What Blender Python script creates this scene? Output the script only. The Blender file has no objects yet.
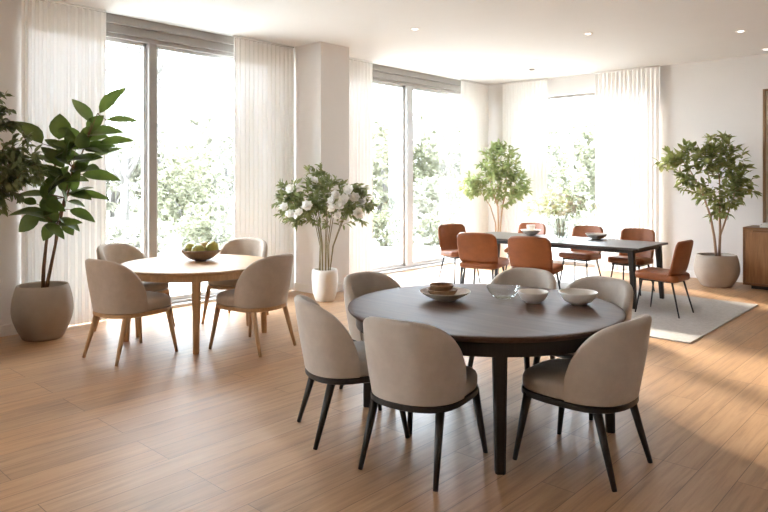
import bpy, math, random
from mathutils import Vector, Matrix
C = bpy.context.scene.collection
R = math.radians
PI = math.pi
rnd = random.Random(11)

# ------------------------------------------------------------------ render look
sc = bpy.context.scene
sc.view_settings.view_transform = 'Standard'
sc.view_settings.look = 'None'
sc.view_settings.gamma = 1.0
sc.view_settings.exposure = .42
sc.cycles.use_denoising = True
sc.cycles.max_bounces = 12
sc.cycles.diffuse_bounces = 7
sc.cycles.transparent_max_bounces = 24
sc.cycles.transmission_bounces = 8
sc.cycles.sample_clamp_indirect = 8.0
sc.cycles.caustics_reflective = False
sc.cycles.caustics_refractive = False

# ------------------------------------------------------------------ mesh helpers
class MB:
    """collects shapes and links them as ONE mesh object"""
    def __init__(s):
        s.v = []; s.f = []
    def add(s, vs, fs):
        o = len(s.v)
        s.v += [tuple(p) for p in vs]
        s.f += [tuple(i + o for i in f) for f in fs]
        return s
    def box(s, x0, y0, z0, x1, y1, z1):
        vs = [(x, y, z) for z in (z0, z1) for y in (y0, y1) for x in (x0, x1)]
        return s.add(vs, [(0, 2, 3, 1), (4, 5, 7, 6), (0, 1, 5, 4), (2, 6, 7, 3), (0, 4, 6, 2), (1, 3, 7, 5)])
    def lathe(s, prof, n=48, cx=0, cy=0, cz=0):
        vs = []; fs = []
        for r, z in prof:
            for k in range(n):
                a = 2 * PI * k / n
                vs.append((cx + r * math.cos(a), cy + r * math.sin(a), cz + z))
        for i in range(len(prof) - 1):
            for k in range(n):
                k2 = (k + 1) % n
                fs.append((i * n + k, i * n + k2, (i + 1) * n + k2, (i + 1) * n + k))
        if prof[0][0] > 1e-6: fs.append(tuple(range(n - 1, -1, -1)))
        if prof[-1][0] > 1e-6: fs.append(tuple((len(prof) - 1) * n + k for k in range(n)))
        return s.add(vs, fs)
    def tube(s, pts, rad, n=8, cap=True):
        pts = [Vector(p) for p in pts]
        if not isinstance(rad, (list, tuple)): rad = [rad] * len(pts)
        vs = []; fs = []
        d0 = (pts[1] - pts[0]).normalized()
        ref = Vector((1, 0, 0)) if abs(d0.x) < .8 else Vector((0, 1, 0))
        for i, p in enumerate(pts):
            d = (pts[min(i + 1, len(pts) - 1)] - pts[max(i - 1, 0)]).normalized()
            u = d.cross(ref).normalized(); w = u.cross(d)
            for k in range(n):
                a = 2 * PI * k / n
                vs.append(p + (u * math.cos(a) + w * math.sin(a)) * rad[i])
        for i in range(len(pts) - 1):
            for k in range(n):
                k2 = (k + 1) % n
                fs.append((i * n + k, (i + 1) * n + k, (i + 1) * n + k2, i * n + k2))
        if cap:
            fs.append(tuple(range(n))); fs.append(tuple((len(pts) - 1) * n + k for k in range(n - 1, -1, -1)))
        return s.add(vs, fs)
    def loft(s, rings, caps=True):
        n = len(rings[0]); vs = [p for r in rings for p in r]; fs = []
        for i in range(len(rings) - 1):
            for k in range(n):
                k2 = (k + 1) % n
                fs.append((i * n + k, i * n + k2, (i + 1) * n + k2, (i + 1) * n + k))
        if caps:
            fs.append(tuple(range(n - 1, -1, -1))); fs.append(tuple((len(rings) - 1) * n + k for k in range(n)))
        return s.add(vs, fs)
    def leaf(s, p, d, nrm, L, W, curve=.15, fold=.25, fine=False):
        d = d.normalized(); side = d.cross(nrm)
        if side.length < 1e-4: side = d.cross(Vector((.3, .5, .8)))
        side.normalize(); nn = side.cross(d)
        ts = [0, .12, .28, .46, .64, .82, .93, 1] if fine else [0, .3, .65, 1]
        vs = []; fs = []
        prev = None
        for t in ts:
            c = p + d * (L * t) - nn * (curve * L * t * t)
            h = W / 2 * (math.sin(PI * min(1, t ** .85)) ** (.85 if fine else .65) if 0 < t < 1 else 0)
            if h < 1e-5:
                cur = [len(vs)]; vs.append(c)
            else:
                cur = [len(vs), len(vs) + 1, len(vs) + 2]
                vs += [c - side * h + nn * fold * h, c, c + side * h + nn * fold * h]
            if prev is not None:
                if len(prev) == 1 and len(cur) == 3: fs += [(prev[0], cur[1], cur[0]), (prev[0], cur[2], cur[1])]
                elif len(prev) == 3 and len(cur) == 3:
                    fs += [(prev[0], prev[1], cur[1], cur[0]), (prev[1], prev[2], cur[2], cur[1])]
                elif len(prev) == 3 and len(cur) == 1: fs += [(prev[0], prev[1], cur[0]), (prev[1], prev[2], cur[0])]
            prev = cur
        return s.add(vs, fs)
    def build(s, name, m, parent=None, smooth=True, bevel=0, seg=2, auto=None):
        me = bpy.data.meshes.new(name)
        me.from_pydata(s.v, [], s.f)
        me.update()
        if smooth:
            me.polygons.foreach_set('use_smooth', [True] * len(me.polygons))
        me.materials.append(m)
        o = bpy.data.objects.new(name, me)
        C.objects.link(o)
        if parent is not None: o.parent = parent
        if bevel:
            b = o.modifiers.new('bevel', 'BEVEL'); b.width = bevel; b.segments = seg
            b.limit_method = 'ANGLE'; b.angle_limit = R(40)
            b.harden_normals = True
        if auto is not None:
            me.set_sharp_from_angle(angle=R(auto))
        return o

def tag(o, label=None, cat=None, group=None, kind=None):
    if label: o['label'] = label
    if cat: o['category'] = cat
    if group: o['group'] = group
    if kind: o['kind'] = kind
    return o
def empty(name, loc, rz=0):
    o = bpy.data.objects.new(name, None); C.objects.link(o)
    o.empty_display_size = .1
    o.location = loc; o.rotation_euler = (0, 0, rz)
    return o
def dup(root, loc, rz, label, group=None):
    def rec(o, par):
        c = o.copy(); C.objects.link(c)
        if par is not None: c.parent = par
        for ch in [x for x in o.children]: rec(ch, c)
        return c
    r = rec(root, None)
    r.location = loc; r.rotation_euler = (0, 0, rz); r['label'] = label
    if group: r['group'] = group
    return r

# ------------------------------------------------------------------ materials
def nodes(name):
    m = bpy.data.materials.new(name); m.use_nodes = True
    nt = m.node_tree; nt.nodes.clear()
    out = nt.nodes.new('ShaderNodeOutputMaterial')
    return m, nt, out
def N(nt, kind, **kw):
    n = nt.nodes.new(kind)
    for k, v in kw.items():
        if k in n.inputs: n.inputs[k].default_value = v
        else: setattr(n, k, v)
    return n
def c4(c): return (c[0], c[1], c[2], 1)
def ramp(nt, fac, stops):
    r = nt.nodes.new('ShaderNodeValToRGB')
    while len(r.color_ramp.elements) < len(stops): r.color_ramp.elements.new(.5)
    for e, (p, c) in zip(r.color_ramp.elements, stops):
        e.position = p; e.color = c4(c)
    nt.links.new(fac, r.inputs['Fac'])
    return r
def plain(name, col, rough=.6, var=.06, scale=6, bump=0, bscale=200, spec=.5, metal=0, stretch=None, sheen=0, coat=0):
    """one colour with a soft noise mottling and an optional fine bump"""
    m, nt, out = nodes(name)
    p = N(nt, 'ShaderNodeBsdfPrincipled', Roughness=rough, Metallic=metal)
    p.inputs['Specular IOR Level'].default_value = spec
    if sheen: p.inputs['Sheen Weight'].default_value = sheen; p.inputs['Sheen Roughness'].default_value = .4
    if coat: p.inputs['Coat Weight'].default_value = coat; p.inputs['Coat Roughness'].default_value = .15
    tc = N(nt, 'ShaderNodeTexCoord')
    mp = N(nt, 'ShaderNodeMapping')
    if stretch: mp.inputs['Scale'].default_value = stretch
    nt.links.new(tc.outputs['Object'], mp.inputs['Vector'])
    no = N(nt, 'ShaderNodeTexNoise', Scale=scale, Detail=5, Roughness=.6)
    nt.links.new(mp.outputs[0], no.inputs['Vector'])
    r = ramp(nt, no.outputs['Fac'], [(.25, [x * (1 - var) for x in col]), (.75, [min(1, x * (1 + var)) for x in col])])
    nt.links.new(r.outputs[0], p.inputs['Base Color'])
    if bump:
        nb = N(nt, 'ShaderNodeTexNoise', Scale=bscale, Detail=3)
        nt.links.new(mp.outputs[0], nb.inputs['Vector'])
        b = N(nt, 'ShaderNodeBump', Strength=bump, Distance=.002)
        nt.links.new(nb.outputs['Fac'], b.inputs['Height'])
        nt.links.new(b.outputs[0], p.inputs['Normal'])
    nt.links.new(p.outputs[0], out.inputs[0])
    return m
def wood(name, dark, light, axis='X', rough=.4, scale=1.0, coat=0, spec=.4):
    """stretched grain along one local axis"""
    m, nt, out = nodes(name)
    p = N(nt, 'ShaderNodeBsdfPrincipled', Roughness=rough)
    p.inputs['Specular IOR Level'].default_value = spec
    if coat: p.inputs['Coat Weight'].default_value = coat; p.inputs['Coat Roughness'].default_value = .2
    tc = N(nt, 'ShaderNodeTexCoord'); mp = N(nt, 'ShaderNodeMapping')
    s = {'X': (1, 14, 14), 'Y': (14, 1, 14), 'Z': (14, 14, 1)}[axis]
    mp.inputs['Scale'].default_value = [k * scale for k in s]
    nt.links.new(tc.outputs['Object'], mp.inputs['Vector'])
    a = N(nt, 'ShaderNodeTexNoise', Scale=2.2, Detail=8, Roughness=.65, Distortion=.4)
    nt.links.new(mp.outputs[0], a.inputs['Vector'])
    r = ramp(nt, a.outputs['Fac'], [(.28, dark), (.52, [(x + y) / 2 for x, y in zip(dark, light)]), (.75, light)])
    nt.links.new(r.outputs[0], p.inputs['Base Color'])
    b = N(nt, 'ShaderNodeBump', Strength=.08, Distance=.002)
    nt.links.new(a.outputs['Fac'], b.inputs['Height']); nt.links.new(b.outputs[0], p.inputs['Normal'])
    nt.links.new(p.outputs[0], out.inputs[0])
    return m
def leafmat(name, dark, light, rough=.45, trans=.3, scale=5, tcol=None):
    m, nt, out = nodes(name)
    p = N(nt, 'ShaderNodeBsdfPrincipled', Roughness=rough)
    p.inputs['Specular IOR Level'].default_value = .35
    t = N(nt, 'ShaderNodeBsdfTranslucent')
    mx = N(nt, 'ShaderNodeMixShader', Fac=trans)
    tc = N(nt, 'ShaderNodeTexCoord')
    no = N(nt, 'ShaderNodeTexNoise', Scale=scale, Detail=3)
    nt.links.new(tc.outputs['Object'], no.inputs['Vector'])
    r = ramp(nt, no.outputs['Fac'], [(.3, dark), (.7, light)])
    nt.links.new(r.outputs[0], p.inputs['Base Color'])
    if tcol: t.inputs['Color'].default_value = c4(tcol)
    else: nt.links.new(r.outputs[0], t.inputs['Color'])
    nt.links.new(p.outputs[0], mx.inputs[1]); nt.links.new(t.outputs[0], mx.inputs[2])
    nt.links.new(mx.outputs[0], out.inputs[0])
    return m
def floor_material():
    m, nt, out = nodes('oak_planks')
    p = N(nt, 'ShaderNodeBsdfPrincipled', Roughness=.36)
    p.inputs['Specular IOR Level'].default_value = .45
    tc = N(nt, 'ShaderNodeTexCoord')
    sep = N(nt, 'ShaderNodeSeparateXYZ'); nt.links.new(tc.outputs['Object'], sep.inputs[0])
    comb = N(nt, 'ShaderNodeCombineXYZ')
    nt.links.new(sep.outputs['Y'], comb.inputs['X']); nt.links.new(sep.outputs['X'], comb.inputs['Y'])
    br = N(nt, 'ShaderNodeTexBrick', Scale=1.0, offset=.37, offset_frequency=3)
    br.inputs['Mortar Size'].default_value = .0022
    br.inputs['Mortar Smooth'].default_value = .3
    br.inputs['Brick Width'].default_value = 1.9
    br.inputs['Row Height'].default_value = .19
    br.inputs['Bias'].default_value = 0
    br.inputs['Color1'].default_value = (0, 0, 0, 1); br.inputs['Color2'].default_value = (1, 1, 1, 1)
    br.inputs['Mortar'].default_value = (.4, .4, .4, 1)
    nt.links.new(comb.outputs[0], br.inputs['Vector'])
    # each plank shifts the grain
    mp = N(nt, 'ShaderNodeMapping'); mp.inputs['Scale'].default_value = (18, 1.1, 1)
    nt.links.new(tc.outputs['Object'], mp.inputs['Vector'])
    addv = N(nt, 'ShaderNodeVectorMath', operation='ADD')
    mulv = N(nt, 'ShaderNodeVectorMath', operation='SCALE'); mulv.inputs['Scale'].default_value = 37
    nt.links.new(br.outputs['Color'], mulv.inputs[0])
    nt.links.new(mp.outputs[0], addv.inputs[0]); nt.links.new(mulv.outputs[0], addv.inputs[1])
    g = N(nt, 'ShaderNodeTexNoise', Scale=1.6, Detail=9, Roughness=.62, Distortion=.7)
    nt.links.new(addv.outputs[0], g.inputs['Vector'])
    r = ramp(nt, g.outputs['Fac'], [(.25, FLOOR_DARK), (.5, FLOOR_MID), (.78, FLOOR_LIGHT)])
    # plank to plank tone
    tone = ramp(nt, br.outputs['Color'], [(0, (.86, .84, .82)), (.5, (1, 1, 1)), (1, (1.0, .93, .86))])
    mul = N(nt, 'ShaderNodeMix', data_type='RGBA', blend_type='MULTIPLY')
    mul.inputs['Factor'].default_value = 1
    nt.links.new(r.outputs[0], mul.inputs['A']); nt.links.new(tone.outputs[0], mul.inputs['B'])
    seam = N(nt, 'ShaderNodeMix', data_type='RGBA')
    nt.links.new(br.outputs['Fac'], seam.inputs['Factor'])
    nt.links.new(mul.outputs['Result'], seam.inputs['A']); seam.inputs['B'].default_value = (.16, .09, .05, 1)
    nt.links.new(seam.outputs['Result'], p.inputs['Base Color'])
    rr = N(nt, 'ShaderNodeMapRange'); rr.inputs['To Min'].default_value = .28; rr.inputs['To Max'].default_value = .5
    nt.links.new(g.outputs['Fac'], rr.inputs['Value']); nt.links.new(rr.outputs[0], p.inputs['Roughness'])
    b = N(nt, 'ShaderNodeBump', Strength=.15, Distance=.003)
    inv = N(nt, 'ShaderNodeMath', operation='MULTIPLY_ADD'); inv.inputs[1].default_value = -1.0
    nt.links.new(br.outputs['Fac'], inv.inputs[0])
    sg = N(nt, 'ShaderNodeMath', operation='MULTIPLY'); sg.inputs[1].default_value = .25
    nt.links.new(g.outputs['Fac'], sg.inputs[0]); nt.links.new(sg.outputs[0], inv.inputs[2])
    nt.links.new(inv.outputs[0], b.inputs['Height']); nt.links.new(b.outputs[0], p.inputs['Normal'])
    nt.links.new(p.outputs[0], out.inputs[0])
    return m
def sheer_material(name, open_=.3, trans=.75):
    """thin voile: holes in the weave let light straight through, threads scatter it"""
    m, nt, out = nodes(name)
    tr = N(nt, 'ShaderNodeBsdfTransparent'); tr.inputs['Color'].default_value = (1, 1, 1, 1)
    d = N(nt, 'ShaderNodeBsdfDiffuse'); d.inputs['Color'].default_value = (.93, .91, .89, 1)
    tl = N(nt, 'ShaderNodeBsdfTranslucent'); tl.inputs['Color'].default_value = (.95, .93, .91, 1)
    a = N(nt, 'ShaderNodeMixShader', Fac=trans)
    nt.links.new(d.outputs[0], a.inputs[1]); nt.links.new(tl.outputs[0], a.inputs[2])
    tc = N(nt, 'ShaderNodeTexCoord'); mp = N(nt, 'ShaderNodeMapping'); mp.inputs['Scale'].default_value = (30, 30, .4)
    nt.links.new(tc.outputs['Object'], mp.inputs['Vector'])
    no = N(nt, 'ShaderNodeTexNoise', Scale=1, Detail=2); nt.links.new(mp.outputs[0], no.inputs['Vector'])
    mr = N(nt, 'ShaderNodeMapRange'); mr.inputs['To Min'].default_value = 1 - open_ * 1.15; mr.inputs['To Max'].default_value = 1 - open_ * .85
    nt.links.new(no.outputs['Fac'], mr.inputs['Value'])
    x = N(nt, 'ShaderNodeMixShader')
    nt.links.new(mr.outputs[0], x.inputs['Fac'])
    nt.links.new(tr.outputs[0], x.inputs[1]); nt.links.new(a.outputs[0], x.inputs[2])
    nt.links.new(x.outputs[0], out.inputs[0])
    return m
def pane_material(name, tint=(.97, .98, .98), gloss=1.0):
    m, nt, out = nodes(name)
    tr = N(nt, 'ShaderNodeBsdfTransparent'); tr.inputs['Color'].default_value = c4(tint)
    gl = N(nt, 'ShaderNodeBsdfGlossy', Roughness=.02)
    lw = N(nt, 'ShaderNodeLayerWeight', Blend=.5)
    pw = N(nt, 'ShaderNodeMath', operation='POWER'); pw.inputs[1].default_value = 4
    nt.links.new(lw.outputs['Facing'], pw.inputs[0])
    mu = N(nt, 'ShaderNodeMath', operation='MULTIPLY_ADD'); mu.inputs[1].default_value = .6 * gloss; mu.inputs[2].default_value = .03 * gloss
    nt.links.new(pw.outputs[0], mu.inputs[0])
    x = N(nt, 'ShaderNodeMixShader'); nt.links.new(mu.outputs[0], x.inputs['Fac'])
    nt.links.new(tr.outputs[0], x.inputs[1]); nt.links.new(gl.outputs[0], x.inputs[2])
    nt.links.new(x.outputs[0], out.inputs[0])
    return m
def emit(name, col, s):
    m, nt, out = nodes(name)
    e = N(nt, 'ShaderNodeEmission', Strength=s); e.inputs['Color'].default_value = c4(col)
    nt.links.new(e.outputs[0], out.inputs[0]); return m

FLOOR_DARK, FLOOR_MID, FLOOR_LIGHT = (.29, .168, .088), (.465, .282, .154), (.57, .365, .215)
M = {}
M['floor'] = floor_material()
M['wall'] = plain('wall_paint', (.74, .712, .688), .85, .015, 3, .05, 300)
M['ceiling'] = plain('ceiling_paint', (.775, .775, .78), .9, .01, 3)
M['trim'] = plain('white_trim', (.80, .77, .74), .55, .01, 4)
M['grey_metal'] = plain('grey_window_metal', (.31, .285, .26), .45, .03, 5, metal=.0)
M['lit_metal'] = plain('room_lit_window_metal', (.45, .44, .43), .45, .03, 5)  # lighter copy of the frame grey, room light put into the second mullion's colour
M['light_metal'] = plain('light_window_metal', (.60, .60, .60), .4, .03, 5)
M['glass'] = pane_material('window_glass')
M['clear'] = pane_material('clear_glass', (.975, .98, .975), 1.3)
M['vase_glass'] = pane_material('grey_green_glass', (.975, .985, .97), 1.8)
M['sheer'] = sheer_material('white_voile', .013, .036)
M['fabric'] = plain('beige_fabric', (.52, .465, .405), .9, .08, 14, .35, 420, .2, sheen=.25)
M['taupe'] = plain('taupe_fabric', (.46, .385, .315), .9, .08, 14, .35, 420, .2, sheen=.25)
M['black'] = wood('black_stained_wood', (.010, .008, .007), (.028, .022, .018), 'Z', .42)
M['black_top'] = wood('dark_brown_table_wood', (.075, .042, .028), (.140, .083, .056), 'X', .5, .8, spec=.18)
M['oak'] = wood('light_oak', (.42, .25, .12), (.60, .38, .20), 'Z', .42)
M['oak_top'] = wood('light_oak_top', (.42, .25, .125), (.57, .37, .20), 'X', .46, spec=.25)
M['leather'] = plain('cognac_leather', (.275, .083, .024), .42, .2, 9, .25, 160, .5)
M['black_metal'] = plain('black_metal', (.012, .011, .011), .4, .05)
M['long_top'] = wood('dark_stone_top', (.045, .040, .037), (.085, .075, .068), 'X', .36, .6, spec=.4)
M['sideboard'] = wood('walnut_sideboard', (.19, .090, .036), (.36, .185, .080), 'Z', .45)
M['sideboard_dark'] = wood('walnut_edge', (.15, .068, .027), (.25, .12, .05), 'X', .45)
M['pot_taupe'] = plain('taupe_stoneware', (.36, .30, .245), .8, .07, 7, .2, 60)
M['pot_sand'] = plain('sand_stoneware', (.44, .375, .31), .8, .07, 7, .2, 60)
M['pot_white'] = plain('white_ceramic', (.74, .70, .65), .45, .02, 7)
M['porcelain'] = plain('pale_porcelain', (.82, .79, .74), .3, .04, 9)
M['speckled'] = plain('grey_speckled_stoneware', (.60, .55, .47), .5, .12, 40)
M['rattan'] = plain('brown_glazed_stoneware', (.26, .15, .075), .55, .45, 30, .5, 60)
M['bronze'] = plain('bronze_brown_bowl', (.22, .155, .11), .38, .12, 10, metal=.25)
M['soil'] = plain('dark_soil', (.035, .022, .014), .95, .4, 40, .8, 60)
M['bark'] = plain('brown_bark', (.16, .085, .042), .85, .25, 18, .4, 60, stretch=(4, 4, 1))
M['bark_pale'] = plain('pale_bark', (.40, .26, .16), .85, .2, 18, .4, 60, stretch=(4, 4, 1))
M['stem'] = plain('green_brown_stem', (.20, .16, .07), .7, .25, 18)
M['rubber_leaf'] = leafmat('broad_green_leaf', (.035, .058, .016), (.12, .16, .045), .28, .18, 6, (.20, .30, .05))
M['ficus_leaf'] = leafmat('small_dark_green_leaf', (.11, .14, .055), (.23, .26, .11), .5, .25, 8)
M['corner_leaf'] = leafmat('fresh_green_leaf', (.22, .27, .10), (.40, .44, .19), .5, .45, 8)
M['right_leaf'] = leafmat('olive_green_leaf', (.21, .25, .085), (.42, .45, .18), .45, .45, 8)
M['bouquet_leaf'] = leafmat('sage_green_leaf', (.19, .23, .09), (.36, .39, .18), .5, .45, 8)
M['wild_leaf'] = leafmat('pale_green_leaf', (.38, .44, .24), (.56, .60, .38), .5, .6, 8)
M['petal'] = leafmat('cream_petal', (.90, .88, .83), (.94, .93, .90), .6, .55, 8)
M['petal_yellow'] = leafmat('pale_yellow_petal', (.88, .86, .60), (.93, .92, .74), .6, .45, 8)
M['fruit'] = plain('yellow_green_fruit', (.40, .38, .085), .4, .22, 16)
M['fruit_brown'] = plain('russet_fruit', (.38, .24, .065), .45, .25, 16)
M['rug'] = plain('grey_woven_rug', (.52, .49, .46), .95, .14, 30, .6, 300, .1)
M['paper'] = plain('white_paper', (.74, .72, .69), .7, .03)
M['picture'] = plain('beige_canvas', (.62, .545, .47), .9, .03, 2)
M['frame_wood'] = wood('brown_frame_wood', (.20, .11, .055), (.32, .19, .10), 'Z', .5)

# ------------------------------------------------------------------ the room
XW, YB, H = -7.44, 11.25, 3.53        # left window wall, back wall, ceiling height
Y0, X1 = -4.0, 3.6
def struct(name, mb, m, parent=None, bevel=0, smooth=False):
    o = mb.build(name, m, parent, smooth=smooth, bevel=bevel)
    if parent is None: o['kind'] = 'structure'
    return o
struct('floor', MB().box(XW - .35, Y0, -.15, X1, YB + .35, 0), M['floor'])
struct('ceiling', MB().box(XW - .35, Y0, H, X1, YB + .35, H + .2), M['ceiling'])
NW = -7.36                              # face of the near left wall
struct('wall_left', MB().box(XW - .35, Y0, 0, NW, -3.2, H).box(XW - .35, -1.0, 0, NW, 2.45, H)
       .box(XW - .35, 5.92, 0, XW, 7.02, H).box(XW - .35, 10.9, 0, XW, YB + .35, H), M['wall'])
BX0, BX1, BZ = -6.63, -4.2, 3.2
struct('wall_back', MB().box(XW, YB, 0, BX0, YB + .35, H).box(BX1, YB, 0, X1, YB + .35, H)
       .box(BX0, YB, BZ, BX1, YB + .35, H), M['wall'])
struct('wall_right', MB().box(X1, Y0, 0, X1 + .2, YB + .35, H), M['wall'])
struct('wall_front', MB().box(XW - .35, Y0 - .2, 0, X1 + .2, Y0, H), M['wall'])
struct('wall_column', MB().box(XW, 6.05, 0, -6.76, 6.60, H), M['wall'])
def skirting(name, x0, y0, x1, y1):
    struct(name, MB().box(x0, y0, 0, x1, y1, .115), M['trim'], bevel=.004)
skirting('baseboard_left', NW, -1.0, NW + .016, 2.45)
skirting('baseboard_back', BX1, YB - .016, X1, YB)
skirting('baseboard_corner', XW, YB - .016, BX0, YB)
struct('baseboard_column', MB().box(XW, 6.034, 0, -6.744, 6.05, .115).box(-6.76, 6.05, 0, -6.744, 6.60, .115), M['trim'], bevel=.004)

def side_window(name, y0, y1, ym, hm=.05):
    """floor-to-ceiling sliding window in the left wall, with a two-step blind box"""
    root = empty(name, (XW - .15, (y0 + y1) / 2, 0)); root['kind'] = 'structure'
    ox, oy = XW - .15, (y0 + y1) / 2
    def B(mb, x0, ya, z0, x1, yb, z1): mb.box(x0 - ox, ya - oy, z0, x1 - ox, yb - oy, z1)
    f = MB()
    zt = 3.33
    B(f, XW - .22, y0, 0, XW - .08, y0 + .06, zt); B(f, XW - .22, y1 - .06, 0, XW - .08, y1, zt)
    B(f, XW - .22, y0, 0, XW - .06, y1, .07); B(f, XW - .22, y0, zt - .05, XW - .06, y1, zt)
    f.build('window_frame', M['grey_metal'], root, smooth=False, bevel=.004)
    mu = MB(); B(mu, XW - .20, ym - hm, .07, XW - .06, ym + hm, zt - .05)
    mu.build('mullion', M['grey_metal' if hm < .06 else 'lit_metal'], root, smooth=False, bevel=.004)
    s = MB()
    for a, b in ((y0 + .06, ym - hm), (ym + hm, y1 - .06)):
        B(s, XW - .17, a, .07, XW - .12, a + .045, zt - .05); B(s, XW - .17, b - .045, .07, XW - .12, b, zt - .05)
        B(s, XW - .17, a, .07, XW - .12, b, .12); B(s, XW - .17, a, zt - .09, XW - .12, b, zt - .05)
    s.build('sash', M['light_metal'], root, smooth=False, bevel=.003)
    for a, b in ((y0 + .1, ym - .08), (ym + .08, y1 - .1)):
        g = MB(); B(g, XW - .148, a, .11, XW - .142, b, zt - .08)
        g.build('glass', M['glass'], root, smooth=False)
    h = MB(); B(h, XW - .25, y0, 3.43, XW + .03, y1, H); B(h, XW - .25, y0, 3.33, XW - .02, y1, 3.43)
    h.build('blind_box', M['grey_metal'], root, smooth=False, bevel=.004)
    t = MB(); B(t, XW - .06, y0, 0, XW + .02, y1, .035)
    t.build('threshold', M['light_metal'], root, smooth=False, bevel=.003)
    return root
side_window('window_1', 2.45, 5.92, 3.95)
side_window('window_2', 7.02, 10.9, 8.85, .085)
side_window('window_added', -3.2, -1.0, -2.1)  # extra unseen window, added to light the near chairs
w3 = empty('window_3', ((BX0 + BX1) / 2, YB + .15, 0)); w3['kind'] = 'structure'
cx = (BX0 + BX1) / 2; hw = (BX1 - BX0) / 2
f = MB().box(-hw, -.06, 0, -hw + .05, .06, BZ).box(hw - .05, -.06, 0, hw, .06, BZ).box(-hw, -.06, 0, hw, .06, .07).box(-hw, -.06, BZ - .04, hw, .06, BZ)
f.build('window_frame', M['grey_metal'], w3, smooth=False, bevel=.004)
MB().box(-hw + .05, -.004, .07, hw - .05, .004, BZ - .04).build('glass', M['glass'], w3, smooth=False)

# ------------------------------------------------------------------ curtains
def curtain(label, a, b, folds, seed):
    """a pleated voile hung from the ceiling between two plan points"""
    rr = random.Random(seed)
    a, b = Vector(a), Vector(b)
    d = b - a; L = d.length; u = d / L; w = Vector((u.y, -u.x))
    n = folds * 10; ph = [rr.uniform(-.6, .6) for _ in range(folds + 2)]; am = [rr.uniform(.6, 1.15) for _ in range(folds + 2)]
    zs = [.012, .3, .9, 1.7, 2.5, 3.1, 3.4, H - .03]
    vs, fs = [], []
    mid = (a + b) / 2
    for j, z in enumerate(zs):
        for i in range(n + 1):
            t = i / n; k = t * folds; q = int(k)
            fr = k - q
            A = am[q] * (1 - fr) + am[q + 1] * fr; P = ph[q] * (1 - fr) + ph[q + 1] * fr
            amp = .017 * A * (1.0 - .25 * (z / H))
            off = amp * math.sin(2 * PI * k + P * (1 - .4 * z / H))
            sl = .010 * math.sin(4 * PI * k + P * 2)
            p = a + u * (L * t + sl) + w * off - mid
            vs.append((p.x, p.y, z))
    for j in range(len(zs) - 1):
        for i in range(n):
            o = j * (n + 1) + i
            fs.append((o, o + 1, o + n + 2, o + n + 1))
    root = MB().add(vs, fs).build('sheer_curtain', M['sheer'])
    root.location = (mid.x, mid.y, 0)
    tag(root, label, 'curtain', 'floor-length white sheer curtains')
    # heading tape along the top
    t = MB().add([( (a + u * (L * i / n) - mid).x, (a + u * (L * i / n) - mid).y, zz) for zz in (H - .03, H - .002) for i in (0, n)], [(0, 1, 3, 2)])
    t2 = MB().tube([((a - mid).x, (a - mid).y, H - .015), ((b - mid).x, (b - mid).y, H - .015)], .012, 8)
    t2.build('curtain_track', M['trim'], root)
    return root
CX = -7.315
curtain('white sheer curtain behind the broad-leaved potted plant, at far left of the windows', (CX, 2.41), (CX, 3.28), 12, 1)
curtain('white sheer curtain between the oak table window and the square column', (CX, 4.99), (CX, 6.028), 14, 2)
curtain('narrow white sheer curtain just right of the square column', (CX, 6.66), (CX, 7.68), 13, 3)
curtain('white sheer curtain on the window wall beside the room corner, behind the leather chairs', (CX, 10.14), (CX, 11.08), 13, 4)
curtain('white sheer curtain on the back wall behind the bushy corner tree', (-7.02, 11.13), (-6.03, 11.13), 13, 5)
curtain('wide white sheer curtain on the back wall, right of the vase of wildflowers', (-5.09, 11.13), (-3.95, 11.13), 15, 6)

# ------------------------------------------------------------------ ceiling fittings
lamp = emit('lamp_glow', (1, .95, .88), 4)
def downlight(x, y, label):
    r = empty('downlight', (x, y, H))
    MB().lathe([(.038, -.006), (.05, -.010), (.062, -.008), (.064, 0)], 28).build('trim_ring', M['trim'], r)
    MB().lathe([(.0, -.0078), (.036, -.0078), (.036, -.002), (0, -.002)], 24).build('lens', lamp, r)
    tag(r, label, 'ceiling light', 'recessed ceiling downlights')
downlight(-5.304, 6.352, 'small white recessed downlight in the ceiling nearest the window wall')
downlight(-3.797, 8.097, 'small white recessed downlight above the near end of the leather-chair table')
downlight(-2.278, 9.309, 'small white recessed downlight in the ceiling above the sideboard, nearer the camera')
downlight(-5.281, 9.373, 'small white recessed downlight in the ceiling close to the back window')
downlight(-2.319, 10.837, 'small white recessed downlight in the ceiling against the wall over the framed picture')
sd = MB().lathe([(0, -.028), (.03, -.028), (.045, -.02), (.05, 0)], 24).build('smoke_detector', plain('grey_plastic', (.35, .33, .31), .6))
sd.location = (-5.732, 10.035, H)
tag(sd, 'small grey smoke detector on the ceiling near the room corner', 'smoke detector')

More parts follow.
